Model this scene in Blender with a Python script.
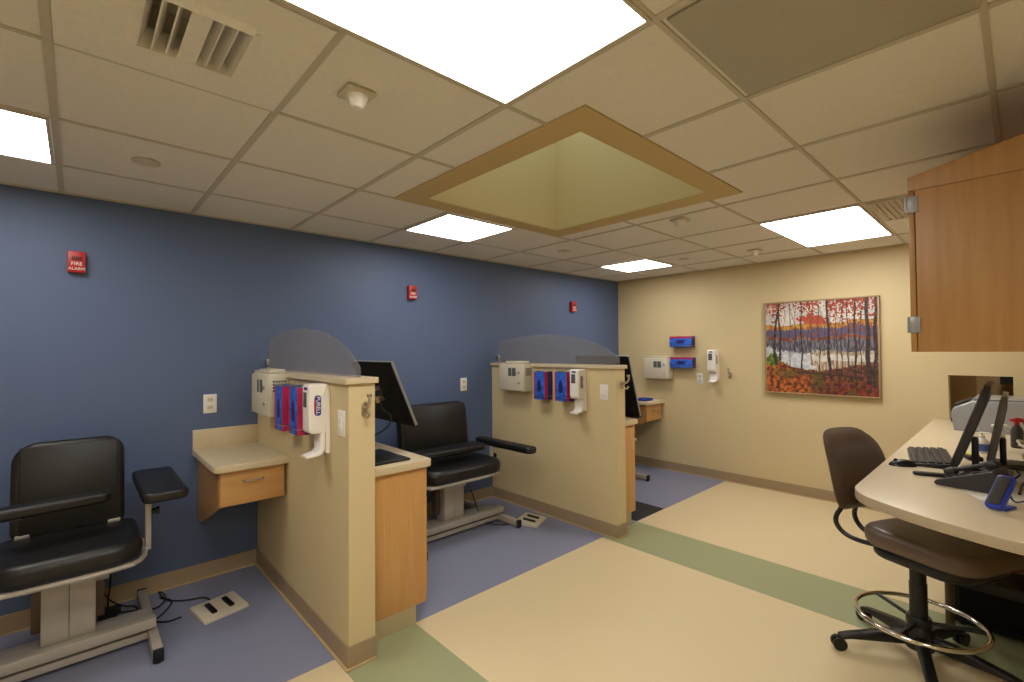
import bpy, bmesh, math, random
from mathutils import Vector, Matrix, noise
random.seed(7)
for o in list(bpy.data.objects): bpy.data.objects.remove(o)
SC = bpy.context.scene
COL = SC.collection
ZC = 2.364          # ceiling height; blue wall is y=0, far cream wall is x=0

# ------------------------------------------------------------------ camera
def add_camera():
    yaw, pitch, roll = 0.8242213, 0.0187202, -0.0072468
    f = Vector((math.cos(yaw)*math.cos(pitch), math.sin(yaw)*math.cos(pitch), math.sin(pitch)))
    rt = Vector((math.sin(yaw), -math.cos(yaw), 0)); up = rt.cross(f)
    r2 = rt*math.cos(roll) + up*math.sin(roll); u2 = -rt*math.sin(roll) + up*math.cos(roll)
    cd = bpy.data.cameras.new('camera'); co = bpy.data.objects.new('camera', cd); COL.objects.link(co)
    cd.sensor_width = 36; cd.lens = 470.694/1024*36; cd.clip_start = .02
    m = Matrix((r2, u2, -f)).transposed().to_4x4(); m.translation = Vector((-5.29503, -3.63485, 1.46762))
    co.matrix_world = m
    SC.camera = co
add_camera()

# ------------------------------------------------------------------ world, lights, exposure
LAMP_COLOR = (1.0, .95, .88)
LAMP_POWER = 14.0
w = bpy.data.worlds.new('world'); SC.world = w; w.use_nodes = True
w.node_tree.nodes['Background'].inputs[0].default_value = (.75, .8, 1, 1)
w.node_tree.nodes['Background'].inputs[1].default_value = .05
SC.view_settings.view_transform = 'Standard'; SC.view_settings.look = 'None'
SC.view_settings.exposure = 0; SC.view_settings.gamma = 1; SC.view_settings.use_curve_mapping = False

# ------------------------------------------------------------------ materials
def lin(c): return tuple(((x/255)/12.92 if x/255 <= .04045 else (((x/255)+.055)/1.055)**2.4) for x in c)
def mat(name, rgb, rough=.5, metal=0, spec=.5, noise_amt=0, noise_scale=30, bump=0, bump_scale=200, coat=0):
    m = bpy.data.materials.new(name); m.use_nodes = True; nt = m.node_tree; b = nt.nodes['Principled BSDF']
    c = lin(rgb) + (1,)
    b.inputs['Base Color'].default_value = c; b.inputs['Roughness'].default_value = rough
    b.inputs['Metallic'].default_value = metal; b.inputs['Specular IOR Level'].default_value = spec
    b.inputs['Coat Weight'].default_value = coat
    tc = nt.nodes.new('ShaderNodeTexCoord')
    if noise_amt:
        n = nt.nodes.new('ShaderNodeTexNoise'); n.inputs['Scale'].default_value = noise_scale; n.inputs['Detail'].default_value = 4
        nt.links.new(tc.outputs['Object'], n.inputs['Vector'])
        r = nt.nodes.new('ShaderNodeValToRGB')
        r.color_ramp.elements[0].position = .3; r.color_ramp.elements[1].position = .7
        r.color_ramp.elements[0].color = tuple(max(0, x*(1-noise_amt)) for x in c[:3]) + (1,)
        r.color_ramp.elements[1].color = tuple(min(1, x*(1+noise_amt)) for x in c[:3]) + (1,)
        nt.links.new(n.outputs['Fac'], r.inputs['Fac']); nt.links.new(r.outputs['Color'], b.inputs['Base Color'])
    if bump:
        n2 = nt.nodes.new('ShaderNodeTexNoise'); n2.inputs['Scale'].default_value = bump_scale; n2.inputs['Detail'].default_value = 3
        nt.links.new(tc.outputs['Object'], n2.inputs['Vector'])
        bp = nt.nodes.new('ShaderNodeBump'); bp.inputs['Strength'].default_value = bump; bp.inputs['Distance'].default_value = .002
        nt.links.new(n2.outputs['Fac'], bp.inputs['Height']); nt.links.new(bp.outputs['Normal'], b.inputs['Normal'])
    return m
def wood(name, a, b_, rough=.4, axis='Z'):
    m = mat(name, a, rough); nt = m.node_tree; b = nt.nodes['Principled BSDF']
    tc = nt.nodes.new('ShaderNodeTexCoord'); mp = nt.nodes.new('ShaderNodeMapping')
    mp.inputs['Scale'].default_value = (22, 22, 1.6) if axis == 'Z' else (1.6, 22, 22)
    n = nt.nodes.new('ShaderNodeTexNoise'); n.inputs['Scale'].default_value = 1.6; n.inputs['Detail'].default_value = 6; n.inputs['Distortion'].default_value = .6
    r = nt.nodes.new('ShaderNodeValToRGB'); r.color_ramp.elements[0].position = .3; r.color_ramp.elements[1].position = .72
    r.color_ramp.elements[0].color = lin(b_)+(1,); r.color_ramp.elements[1].color = lin(a)+(1,)
    L = nt.links; L.new(tc.outputs['Object'], mp.inputs['Vector']); L.new(mp.outputs['Vector'], n.inputs['Vector'])
    L.new(n.outputs['Fac'], r.inputs['Fac']); L.new(r.outputs['Color'], b.inputs['Base Color'])
    return m
def emit(name, rgb, strength):
    m = bpy.data.materials.new(name); m.use_nodes = True; nt = m.node_tree; nt.nodes.remove(nt.nodes['Principled BSDF'])
    e = nt.nodes.new('ShaderNodeEmission'); e.inputs['Color'].default_value = tuple(rgb)+(1,); e.inputs['Strength'].default_value = strength
    nt.links.new(e.outputs[0], nt.nodes['Material Output'].inputs[0]); return m
def frosted(name):
    m = bpy.data.materials.new(name); m.use_nodes = True; nt = m.node_tree; b = nt.nodes['Principled BSDF']
    b.inputs['Base Color'].default_value = lin((150, 150, 154))+(1,); b.inputs['Roughness'].default_value = .35
    t = nt.nodes.new('ShaderNodeBsdfTransparent'); t.inputs[0].default_value = (.92, .92, .93, 1)
    tc = nt.nodes.new('ShaderNodeTexCoord'); wv = nt.nodes.new('ShaderNodeTexWave'); wv.bands_direction = 'Y'
    wv.inputs['Scale'].default_value = 15; wv.inputs['Distortion'].default_value = 0
    mr = nt.nodes.new('ShaderNodeMapRange'); mr.inputs[3].default_value = .24; mr.inputs[4].default_value = .40
    mx = nt.nodes.new('ShaderNodeMixShader'); L = nt.links
    L.new(tc.outputs['Object'], wv.inputs['Vector']); L.new(wv.outputs['Fac'], mr.inputs[0]); L.new(mr.outputs[0], mx.inputs[0])
    L.new(t.outputs[0], mx.inputs[1]); L.new(b.outputs[0], mx.inputs[2]); L.new(mx.outputs[0], nt.nodes['Material Output'].inputs[0])
    return m

M = dict(
 blue=mat('blue_wall_paint', (84, 101, 136), .55, bump=.15, bump_scale=350),
 cream=mat('cream_wall_paint', (208, 190, 148), .6, bump=.15, bump_scale=350),
 tile=mat('ceiling_tile', (232, 227, 220), .9, spec=.1, noise_amt=.03, noise_scale=60, bump=.5, bump_scale=260),
 tee=mat('ceiling_tee', (196, 188, 174), .6),
 darktile=mat('grey_ceiling_panel', (176, 170, 156), .6, noise_amt=.03, noise_scale=80),
 welltrim=mat('skylight_border_paint', (200, 174, 120), .6),
 well=mat('skylight_well_paint', (214, 200, 158), .6),
 beigefloor=mat('beige_vinyl', (213, 195, 156), .42, noise_amt=.035, noise_scale=140, spec=.35),
 greenfloor=mat('green_vinyl', (152, 156, 120), .42, noise_amt=.04, noise_scale=140, spec=.35),
 lilacfloor=mat('periwinkle_vinyl', (130, 134, 158), .42, noise_amt=.05, noise_scale=140, spec=.35),
 cove=mat('vinyl_cove_base', (158, 138, 110), .5),
 kick=mat('toe_kick_vinyl', (174, 160, 122), .5),
 covelip=mat('pale_caulk_lip', (188, 164, 120), .5),
 lam=mat('speckled_laminate', (206, 190, 158), .32, noise_amt=.1, noise_scale=220),
 desklam=mat('desk_laminate', (214, 198, 168), .3, noise_amt=.05, noise_scale=240),
 deskedge=mat('desk_edge_band', (172, 156, 130), .4),
 maple=wood('maple_laminate', (204, 158, 100), (192, 144, 86)),
 maplex=wood('maple_laminate_across', (204, 158, 100), (192, 144, 86), axis='X'),
 cherry=wood('upper_cabinet_maple', (176, 132, 78), (164, 118, 64)),
 leather=mat('black_vinyl_upholstery', (20, 19, 20), .42, bump=.2, bump_scale=300),
 putty=mat('putty_painted_steel', (178, 172, 162), .42, metal=.15),
 brownsteel=mat('brown_steel_sleeve', (96, 78, 62), .45, metal=.3),
 black=mat('black_plastic', (16, 16, 17), .4),
 matte=mat('matte_black_panel', (14, 13, 13), .65, spec=.2),
 rubber=mat('black_rubber', (18, 18, 18), .7),
 chrome=mat('chrome', (220, 218, 212), .12, metal=1),
 nickel=mat('brushed_nickel', (190, 182, 168), .3, metal=1),
 white=mat('white_plastic', (232, 228, 222), .35),
 offwhite=mat('off_white_steel', (206, 198, 178), .4),
 greyglass=mat('smoked_window', (88, 92, 92), .2),
 red=mat('red_plastic', (176, 34, 30), .4), redd=mat('dark_red_recess', (96, 14, 12), .5),
 glove=mat('glove_box_blue', (46, 98, 214), .45, noise_amt=.75, noise_scale=60),
 gloved=mat('glove_box_navy', (38, 34, 104), .45),
 pink=mat('glove_box_crimson', (186, 38, 88), .45),
 navy=mat('logo_navy', (34, 34, 130), .4), logored=mat('logo_red', (200, 30, 50), .4),
 brown=mat('brown_vinyl_upholstery', (98, 82, 71), .34, bump=.2, bump_scale=300),
 silver=mat('silver_plastic', (150, 152, 156), .35, metal=.2),
 greypl=mat('dark_grey_plastic', (52, 50, 52), .4),
 key=mat('charcoal_key', (34, 33, 33), .5),
 screen=mat('lcd_screen', (40, 42, 44), .12),
 paper=mat('paper', (236, 234, 226), .7),
 card=mat('cardboard', (150, 108, 62), .8),
 bluepl=mat('blue_plastic', (30, 58, 168), .35),
 yellow=mat('yellow_sticky_note', (214, 220, 70), .6),
 teal=mat('bottle_label', (70, 96, 160), .5),
 cable=mat('pale_cable', (204, 200, 180), .5),
 paneglow=emit('added_glow_pane', (.78, .84, .72), 1.1),
 lamp=emit('troffer_lens', LAMP_COLOR, LAMP_POWER),
 frost=frosted('fluted_translucent_panel'),
 frame=mat('gilt_frame', (158, 134, 98), .45),
 backroom=mat('back_room_paint', (150, 122, 82), .7),
 canopy=mat('duct_dark', (30, 28, 26), .8),
)

# ------------------------------------------------------------------ mesh helpers
class MB:
    def __init__(s): s.bm = bmesh.new(); s.mats = []; s.cur = 0
    def use(s, m):
        if m not in s.mats: s.mats.append(m)
        s.cur = s.mats.index(m); return s
    def _fin(s, faces):
        for f in faces: f.material_index = s.cur
    def merge(s, b2, mtx=None):
        if mtx is not None: b2.transform(mtx)
        me = bpy.data.meshes.new('tmp'); b2.to_mesh(me); b2.free()
        n = len(s.bm.faces); s.bm.from_mesh(me); bpy.data.meshes.remove(me)
        s.bm.faces.ensure_lookup_table(); s._fin(s.bm.faces[n:]); return s
    def box(s, x0, x1, y0, y1, z0, z1, bev=0, seg=2, mtx=None):
        b = bmesh.new(); bmesh.ops.create_cube(b, size=1)
        sx, sy, sz = abs(x1-x0), abs(y1-y0), abs(z1-z0)
        for v in b.verts: v.co = Vector(((x0+x1)/2+v.co.x*sx, (y0+y1)/2+v.co.y*sy, (z0+z1)/2+v.co.z*sz))
        if bev:
            bev = min(bev, .49*min(sx, sy, sz))
            bmesh.ops.bevel(b, geom=list(b.edges), offset=bev, segments=seg, profile=.5, affect='EDGES')
        return s.merge(b, mtx)
    def cyl(s, p0, p1, r, r2=None, seg=20):
        p0, p1 = Vector(p0), Vector(p1); d = p1-p0; b = bmesh.new()
        bmesh.ops.create_cone(b, cap_ends=True, segments=seg, radius1=r, radius2=r if r2 is None else r2, depth=d.length)
        q = Vector((0, 0, 1)).rotation_difference(d.normalized()).to_matrix().to_4x4(); q.translation = (p0+p1)/2
        return s.merge(b, q)
    def tube(s, pts, r, seg=8, smooth=0, closed=False):
        P = [Vector(p) for p in pts]
        for _ in range(smooth):
            Q = [] if closed else [P[0]]
            for i in range(len(P) if closed else len(P)-1):
                a, c = P[i], P[(i+1) % len(P)]; Q += [a*.75+c*.25, a*.25+c*.75]
            if not closed: Q.append(P[-1])
            P = Q
        b = bmesh.new(); rings = []; n = len(P); nrm = None
        for i in range(n):
            if closed: t = (P[(i+1) % n]-P[i-1]).normalized()
            else: t = (P[min(i+1, n-1)]-P[max(i-1, 0)]).normalized()
            if nrm is None: nrm = t.orthogonal().normalized()
            nrm = (nrm - t*nrm.dot(t)).normalized(); bi = t.cross(nrm)
            rings.append([b.verts.new(P[i]+nrm*r*math.cos(2*math.pi*k/seg)+bi*r*math.sin(2*math.pi*k/seg)) for k in range(seg)])
        for i in range(n if closed else n-1):
            A, B = rings[i], rings[(i+1) % n]
            for k in range(seg): b.faces.new((A[k], A[(k+1) % seg], B[(k+1) % seg], B[k]))
        if not closed: b.faces.new(rings[0][::-1]); b.faces.new(rings[-1])
        bmesh.ops.recalc_face_normals(b, faces=b.faces)
        return s.merge(b)
    def prism(s, poly, axis, a, c, bev=0, mtx=None, seg=3):
        # poly: 2D points in the plane perpendicular to axis: x:(y,z) y:(x,z) z:(x,y)
        f = {'x': lambda p, t: (t, p[0], p[1]), 'y': lambda p, t: (p[0], t, p[1]), 'z': lambda p, t: (p[0], p[1], t)}[axis]
        b = bmesh.new(); A = [b.verts.new(f(p, a)) for p in poly]; B = [b.verts.new(f(p, c)) for p in poly]; n = len(poly)
        fa = b.faces.new(A); fb = b.faces.new(B[::-1])
        for i in range(n): b.faces.new((A[i], B[i], B[(i+1) % n], A[(i+1) % n]))
        bmesh.ops.recalc_face_normals(b, faces=b.faces)
        if bev: bmesh.ops.bevel(b, geom=list(fa.edges)+list(fb.edges), offset=bev, segments=seg, profile=.5, affect='EDGES')
        return s.merge(b, mtx)
    def lathe(s, prof, c=(0, 0, 0), seg=24, mtx=None):
        b = bmesh.new(); rings = []
        for r, z in prof: rings.append([b.verts.new((c[0]+max(r, 1e-4)*math.cos(2*math.pi*k/seg), c[1]+max(r, 1e-4)*math.sin(2*math.pi*k/seg), c[2]+z)) for k in range(seg)])
        for A, B in zip(rings, rings[1:]):
            for k in range(seg): b.faces.new((A[k], A[(k+1) % seg], B[(k+1) % seg], B[k]))
        b.faces.new(rings[0][::-1]); b.faces.new(rings[-1]); bmesh.ops.recalc_face_normals(b, faces=b.faces)
        return s.merge(b, mtx)
    def poly(s, pts):
        b = bmesh.new(); b.faces.new([b.verts.new(p) for p in pts]); return s.merge(b)
def rrect(x0, x1, z0, z1, r, n=6, rs=None):
    rs = rs or [r]*4; P = []   # order: (x1,z1) (x0,z1) (x0,z0) (x1,z0)
    for (cx, cz, a, rr) in ((x1, z1, 0, rs[0]), (x0, z1, 90, rs[1]), (x0, z0, 180, rs[2]), (x1, z0, 270, rs[3])):
        sx = -1 if cx == x1 else 1; sz = -1 if cz == z1 else 1
        for k in range(n+1):
            t = math.radians(a+90*k/n); P.append((cx+sx*rr+rr*math.cos(t), cz+sz*rr+rr*math.sin(t)))
    return P
MW = {}
def obj(name, mb, m=None, parent=None, world=False, smooth=True):
    me = bpy.data.meshes.new(name)
    if world and parent is not None: mb.bm.transform(MW[parent.name].inverted())
    mb.bm.to_mesh(me); mb.bm.free()
    ms = mb.mats if mb.mats else [m]
    for x in ms: me.materials.append(M[x])
    if smooth:
        me.polygons.foreach_set('use_smooth', [True]*len(me.polygons)); me.set_sharp_from_angle(angle=math.radians(38))
    o = bpy.data.objects.new(name, me); COL.objects.link(o)
    if parent is not None:
        o.parent = parent; MW[o.name] = MW[parent.name]
    else: MW[o.name] = Matrix.Identity(4)
    return o
def tag(o, label, cat, group=None):
    o['label'] = label; o['category'] = cat
    if group: o['group'] = group
    return o
def thing(name, label, cat, loc=(0, 0, 0), rotz=0, group=None):
    o = bpy.data.objects.new(name, None); COL.objects.link(o); o.location = loc; o.rotation_euler = (0, 0, rotz)
    o.empty_display_size = .1
    MW[o.name] = Matrix.Translation(Vector(loc)) @ Matrix.Rotation(rotz, 4, 'Z')
    return tag(o, label, cat, group)
def struct(name, mb, m=None, smooth=False, parent=None):
    o = obj(name, mb, m, parent, smooth=smooth)
    if parent is None: o['kind'] = 'structure'
    return o
def dup(root, loc, label, rotz=None):
    def rec(o, p):
        c = o.copy(); COL.objects.link(c); c.parent = p
        for ch in list(o.children): rec(ch, c)
        return c
    r = rec(root, None); r.location = loc; r['label'] = label
    if rotz is not None: r.rotation_euler = (0, 0, rotz)
    return r
def text_mb(s, size, thick, mtx):
    cu = bpy.data.curves.new('lettering', 'FONT'); cu.body = s; cu.size = size; cu.extrude = thick; cu.align_x = 'CENTER'; cu.align_y = 'CENTER'
    t = bpy.data.objects.new('lettering', cu); COL.objects.link(t)
    bpy.context.view_layer.update()
    me = bpy.data.meshes.new_from_object(t.evaluated_get(bpy.context.evaluated_depsgraph_get()))
    mb = MB(); mb.bm.from_mesh(me); mb.bm.transform(mtx)
    bpy.data.objects.remove(t); bpy.data.curves.remove(cu); bpy.data.meshes.remove(me)
    return mb
X, Y, Z = Vector((1, 0, 0)), Vector((0, 1, 0)), Vector((0, 0, 1))
def frame_mtx(right, up, loc):
    r, u = Vector(right), Vector(up); n = r.cross(u)
    m = Matrix((r, u, n)).transposed().to_4x4(); m.translation = Vector(loc); return m

# ------------------------------------------------------------------ room shell
XL, YR, YB = -7.4, -3.85, -5.3          # left wall, right wall behind the desk, wall behind the camera bay
XBAY = -3.33                            # the desk wall ends here and the room widens
# floor, one vinyl sheet cut into coloured fields
mb = MB()
ys, yb = -1.39, YB
mb.use('lilacfloor').poly([(XL, ys, 0), (0, ys, 0), (0, 0, 0), (XL, 0, 0)])
for x0, x1, k in ((XL, -6.53, 'beigefloor'), (-6.53, -6.06, 'greenfloor'), (-6.06, -4.38, 'beigefloor'), (-4.38, -3.945, 'greenfloor'), (-3.945, -2.275, 'beigefloor'), (-2.275, -1.785, 'greenfloor'), (-1.785, 0, 'beigefloor')):
    mb.use(k).poly([(x0, yb, 0), (x1, yb, 0), (x1, ys, 0), (x0, ys, 0)])
struct('floor', mb)
mb = MB(); mb.box(XL, .0, 0, .12, 0, ZC+.02); struct('wall_left', mb, 'blue')
# far cream wall with a pass-through opening above the desk end
oy0, oy1, oz0, oz1 = -3.59, -3.222, .866, 1.232
mb = MB()
mb.box(0, .14, oy1, .12, 0, ZC+.02); mb.box(0, .14, YB, oy0, 0, ZC+.02)
mb.box(0, .14, oy0, oy1, oz1, ZC+.02); mb.box(0, .14, oy0, oy1, 0, oz0)
struct('wall_back', mb, 'cream')
mb = MB(); mb.box(XBAY, 0, YR-.14, YR, 0, ZC+.02); mb.box(XBAY, XBAY+.14, YB, YR-.14, 0, ZC+.02); struct('wall_right', mb, 'cream')
mb = MB(); mb.box(XL, XBAY, YB-.12, YB, 0, ZC+.02); struct('wall_front', mb, 'cream')
mb = MB(); mb.box(XL-.12, XL, YB, .12, 0, ZC+.02); struct('wall_side', mb, 'cream')
# small room seen through the opening
mb = MB()
mb.box(1.3, 1.4, -4.6, -2.4, 0, 2.4); mb.box(.14, 1.3, -2.5, -2.4, 0, 2.4); mb.box(.14, 1.3, -4.7, -4.6, 0, 2.4)
mb.box(.14, 1.4, -4.6, -2.4, 2.366, 2.46); mb.box(.14, 1.4, -4.6, -2.4, -.06, 0)
mb.box(.55, .6, -3.36, -2.5, 0, 2.36)
struct('wall_beyond', mb, 'backroom')
mb = MB(); mb.box(.9, 1.295, -3.95, -3.5, 1.12, 1.16); mb.box(.9, .93, -3.95, -3.5, 1.16, 1.2); struct('trim_3', mb, 'canopy')

# ceiling with an opening for the light well
W0, W1, V0, V1 = -3.93, -2.49, -2.565, -1.15     # outer border of the light well
w0, w1, v0, v1 = -3.785, -2.64, -2.425, -1.275   # inner edge
mb = MB(); zt = ZC+.004
cx0, cx1, cy0, cy1 = -5.18, -4.935, -2.2, -1.925       # opening of the air diffuser
for a, b, c, d in ((XL, cx0, YB, 0), (cx1, W0, YB, 0), (cx0, cx1, YB, cy0), (cx0, cx1, cy1, 0), (W1, 0, YB, 0), (W0, W1, YB, V0), (W0, W1, V1, 0)):
    mb.box(a, b, c, d, zt, zt+.05)
struct('ceiling', mb, 'tile')
mb = MB()
for k in range(-4, 9):
    x = -5.363+.6096*k
    if XL < x < 0:
        if W0 < x < W1: mb.box(x-.012, x+.012, V1, 0, ZC-.001, ZC+.006); mb.box(x-.012, x+.012, YB, V0, ZC-.001, ZC+.006)
        else: mb.box(x-.012, x+.012, YB, 0, ZC-.001, ZC+.006)
for y in [-.536-.6096*k for k in range(8)]:
    if V0 < y < V1: mb.box(XL, W0, y-.008, y+.008, ZC-.0015, ZC+.006); mb.box(W1, 0, y-.008, y+.008, ZC-.0015, ZC+.006)
    else: mb.box(XL, 0, y-.008, y+.008, ZC-.0015, ZC+.006)
mb.box(XL, 0, -.02, 0, ZC-.003, ZC+.006); mb.box(-.02, 0, YR, 0, ZC-.003, ZC+.006)
struct('trim_1', mb, 'tee')
mb = MB()
mb.use('welltrim')
for a, b, c, d in ((W0, w0, V0, V1), (w1, W1, V0, V1), (w0, w1, V0, v0), (w0, w1, v1, V1)): mb.box(a, b, c, d, ZC-.004, ZC+.003)
mb.use('well'); T = 3.2
for a, b, c, d in ((w0-.05, w0, v0, v1), (w1, w1+.05, v0, v1), (w0-.05, w1+.05, v0-.05, v0), (w0-.05, w1+.05, v1, v1+.05)): mb.box(a, b, c, d, ZC+.004, T)
struct('trim_2', mb)
mb = MB(); mb.box(w0-.05, w1+.05, v0-.05, v1+.05, T, T+.03); struct('window_1', mb, 'paneglow')  # unseen skylight pane, its glow added to brighten the well walls

# cove base along the walls
def cove(name, segs):
    mb = MB()
    for x0, x1, y0, y1, nx, ny in segs:
        mb.use('cove').box(x0, x1, y0, y1, 0, .1, .002)
        mb.use('covelip').box(x0+min(nx, 0)*.012, x1+max(nx, 0)*.012, y0+min(ny, 0)*.012, y1+max(ny, 0)*.012, 0, .006)
    struct(name, mb)
cove('baseboard_left', [(XL, -4.361, -.008, 0, 0, -1), (-4.23, -2.211, -.008, 0, 0, -1), (-2.09, 0, -.008, 0, 0, -1)])
cove('baseboard_back', [(-.008, 0, YR, 0, -1, 0)])
cove('baseboard_right', [(XBAY, 0, YR, YR+.008, 0, 1)])

# half-height partitions between the booths
def partition(x0, x1, yf, n):
    mb = MB()
    mb.use('cream').box(x0, x1, yf, 0, 0, 1.312)
    mb.use('cove').box(x0-.008, x0, yf, 0, 0, .1); mb.box(x0-.008, x1, yf-.008, yf, 0, .1); mb.box(x1, x1+.008, yf+.1, 0, 0, .1)
    mb.use('covelip').box(x0-.02, x0, yf, 0, 0, .006); mb.box(x0-.02, x1, yf-.02, yf, 0, .006)
    mb.use('lam').box(x0-.022, x1+.012, yf-.018, 0, 1.312, 1.34, .003)
    return struct('wall_partition_%d' % n, mb)
partition(-4.361, -4.23, -1.5, 1)
partition(-2.211, -2.092, -1.49, 2)

# ------------------------------------------------------------------ ceiling fixtures
def troffer(x0, x1, y0, y1, label, group):
    t = thing('ceiling_light', label, 'ceiling light', ((x0+x1)/2, (y0+y1)/2, ZC), 0, group)
    mb = MB(); z0, z1 = ZC-.008, ZC+.002
    e = .012
    mb.box(x0-e, x1+e, y0-e, y0, z0, z1); mb.box(x0-e, x1+e, y1, y1+e, z0, z1); mb.box(x0-e, x0, y0, y1, z0, z1); mb.box(x1, x1+e, y0, y1, z0, z1)
    obj('frame', mb, 'tee', t, True, False)
    mb = MB(); mb.box(x0, x1, y0, y1, ZC-.004, ZC+.002); obj('diffuser', mb, 'lamp', t, True, False)
    return t
G2 = 'square troffers along the blue wall'; G4 = 'long troffers over the aisle'
troffer(-5.94, -5.39, -1.125, -.56, 'square lit ceiling panel cut off by the left edge of the photo', G2)
troffer(-3.512, -2.945, -1.105, -.565, 'square lit ceiling panel between the skylight well and the blue wall', G2)
troffer(-1.13, -.605, -1.11, -.56, 'smallest lit ceiling panel near the corner of blue and cream walls', G2)
troffer(-5.33, -4.165, -2.96, -2.388, 'largest lit ceiling panel overhead at the top of the photo', G4)
troffer(-1.69, -.56, -2.955, -2.375, 'lit ceiling panel above the landscape painting, near the upper cabinet', G4)
troffer(-6.55, -5.40, -4.75, -4.2, 'added unseen ceiling panel lighting the foreground from the bay behind the camera', G4)  # added fixture out of view, fills the foreground with light

troffer(.45, 1.0, -3.9, -3.35, 'added unseen ceiling panel lighting the room beyond the pass-through opening', G2)  # unseen fixture added to brighten what shows through the opening

# supply air diffuser
t = thing('ceiling_vent', 'square supply air diffuser with angled blades above the left booth', 'air vent', (-5.058, -2.06, ZC))
mb = MB()
for a, b, c, d in ((-5.35, cx0, -2.353, -1.768), (cx1, -4.767, -2.353, -1.768), (cx0, cx1, -2.353, cy0), (cx0, cx1, cy1, -1.768)): mb.box(a, b, c, d, ZC-.006, ZC+.002)
obj('panel', mb, 'tile', t, True)
mb = MB(); mb.box(cx0-.01, cx1+.01, cy0-.01, cy1+.01, ZC+.12, ZC+.13)
for a, b, c, d in ((cx0-.01, cx0, cy0, cy1), (cx1, cx1+.01, cy0, cy1), (cx0, cx1, cy0-.01, cy0), (cx0, cx1, cy1, cy1+.01)): mb.box(a, b, c, d, ZC+.05, ZC+.13)
obj('duct', mb, 'tee', t, True)
mb = MB(); e = .022
mb.prism([(cx0-e, ZC-.006), (cx0, ZC-.016), (cx0+.004, ZC-.016), (cx0+.004, ZC+.05), (cx0-.001, ZC+.05)], 'y', cy0, cy1)
mb.prism([(cx1+e, ZC-.006), (cx1, ZC-.016), (cx1-.004, ZC-.016), (cx1-.004, ZC+.05), (cx1+.001, ZC+.05)], 'y', cy0, cy1)
mb.prism([(cy0-e, ZC-.006), (cy0, ZC-.016), (cy0+.004, ZC-.016), (cy0+.004, ZC+.05), (cy0-.001, ZC+.05)], 'x', cx0, cx1)
mb.prism([(cy1+e, ZC-.006), (cy1, ZC-.016), (cy1-.004, ZC-.016), (cy1-.004, ZC+.05), (cy1+.001, ZC+.05)], 'x', cx0, cx1)
obj('rim', mb, 'tile', t, True)
xc = (cx0+cx1)/2
for i in range(3):
    for sgn in (-1, 1):
        x = xc+sgn*(.026+i*.034); mb = MB()
        mb.prism([(x, ZC+.045), (x+sgn*.003, ZC+.045), (x+sgn*.026, ZC-.010), (x+sgn*.022, ZC-.012)], 'y', cy0, cy1)
        obj('blade', mb, 'tile', t, True)
mb = MB(); mb.prism([(xc-.024, ZC-.012), (xc+.024, ZC-.012), (xc+.003, ZC+.04), (xc-.003, ZC+.04)], 'y', cy0, cy1); obj('centre_wedge', mb, 'tile', t, True)

# grey perforated panel and the return grille
t = thing('ceiling_panel', 'flat grey square panel set among the pale ceiling tiles at top right', 'ceiling panel', (-3.84, -3.29, ZC))
mb = MB(); mb.box(-4.125, -3.56, -3.58, -2.998, ZC-.006, ZC+.003, .002); obj('plate', mb, 'darktile', t, True)
t = thing('return_grille', 'small return air grille in the ceiling beside the upper cabinet', 'air vent', (-1.4, -3.28, ZC))
mb = MB()
for a, b, c, d in ((-1.70, -1.10, -3.57, -3.545), (-1.70, -1.10, -3.02, -2.995), (-1.70, -1.675, -3.545, -3.02), (-1.125, -1.10, -3.545, -3.02)): mb.box(a, b, c, d, ZC-.01, ZC+.002, .002)
obj('frame', mb, 'tee', t, True)
mb = MB(); 
for k in range(17): y = -3.53+k*.031; mb.box(-1.675, -1.125, y, y+.022, ZC-.007, ZC-.004)
obj('louvre', mb, 'tee', t, True)

def sensor(x, y, label):
    t = thing('motion_sensor', label, 'sensor', (x, y, ZC), 0, 'square ceiling sensors')
    mb = MB(); mb.box(-.05, .05, -.05, .05, -.012, 0, .003); obj('plate', mb, 'offwhite', t)
    mb = MB(); mb.lathe([(.006, -.056), (.02, -.052), (.034, -.03), (.038, -.012)]); obj('lens', mb, 'white', t)
    return t
s0 = sensor(-4.585, -2.08, 'nearest square ceiling sensor with a bulbous lens, left of the big lit panel')
dup(s0, (-2.22, -2.04, ZC), 'square ceiling sensor just beyond the far right side of the skylight border')
dup(s0, (-.75, -2.0, ZC), 'farthest square ceiling sensor, before the lit panel over the painting')
def disc(x, y, label):
    t = thing('sprinkler_cover', label, 'sprinkler', (x, y, ZC), 0, 'round sprinkler covers')
    mb = MB(); mb.lathe([(.03, -.008), (.04, -.006), (.043, 0)]); obj('cap', mb, 'offwhite', t)
    mb = MB(); mb.lathe([(.043, -.004), (.055, -.002), (.056, 0)]); obj('ring', mb, 'tee', t)
    return t
d0 = disc(-5.06, -.85, 'round sprinkler cover above the left booth')
dup(d0, (-2.04, -.825, ZC), 'faint round sprinkler cover above the second partition')
dup(d0, (-.84, -1.36, ZC), 'round sprinkler cover right of the smallest lit panel')

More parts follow.
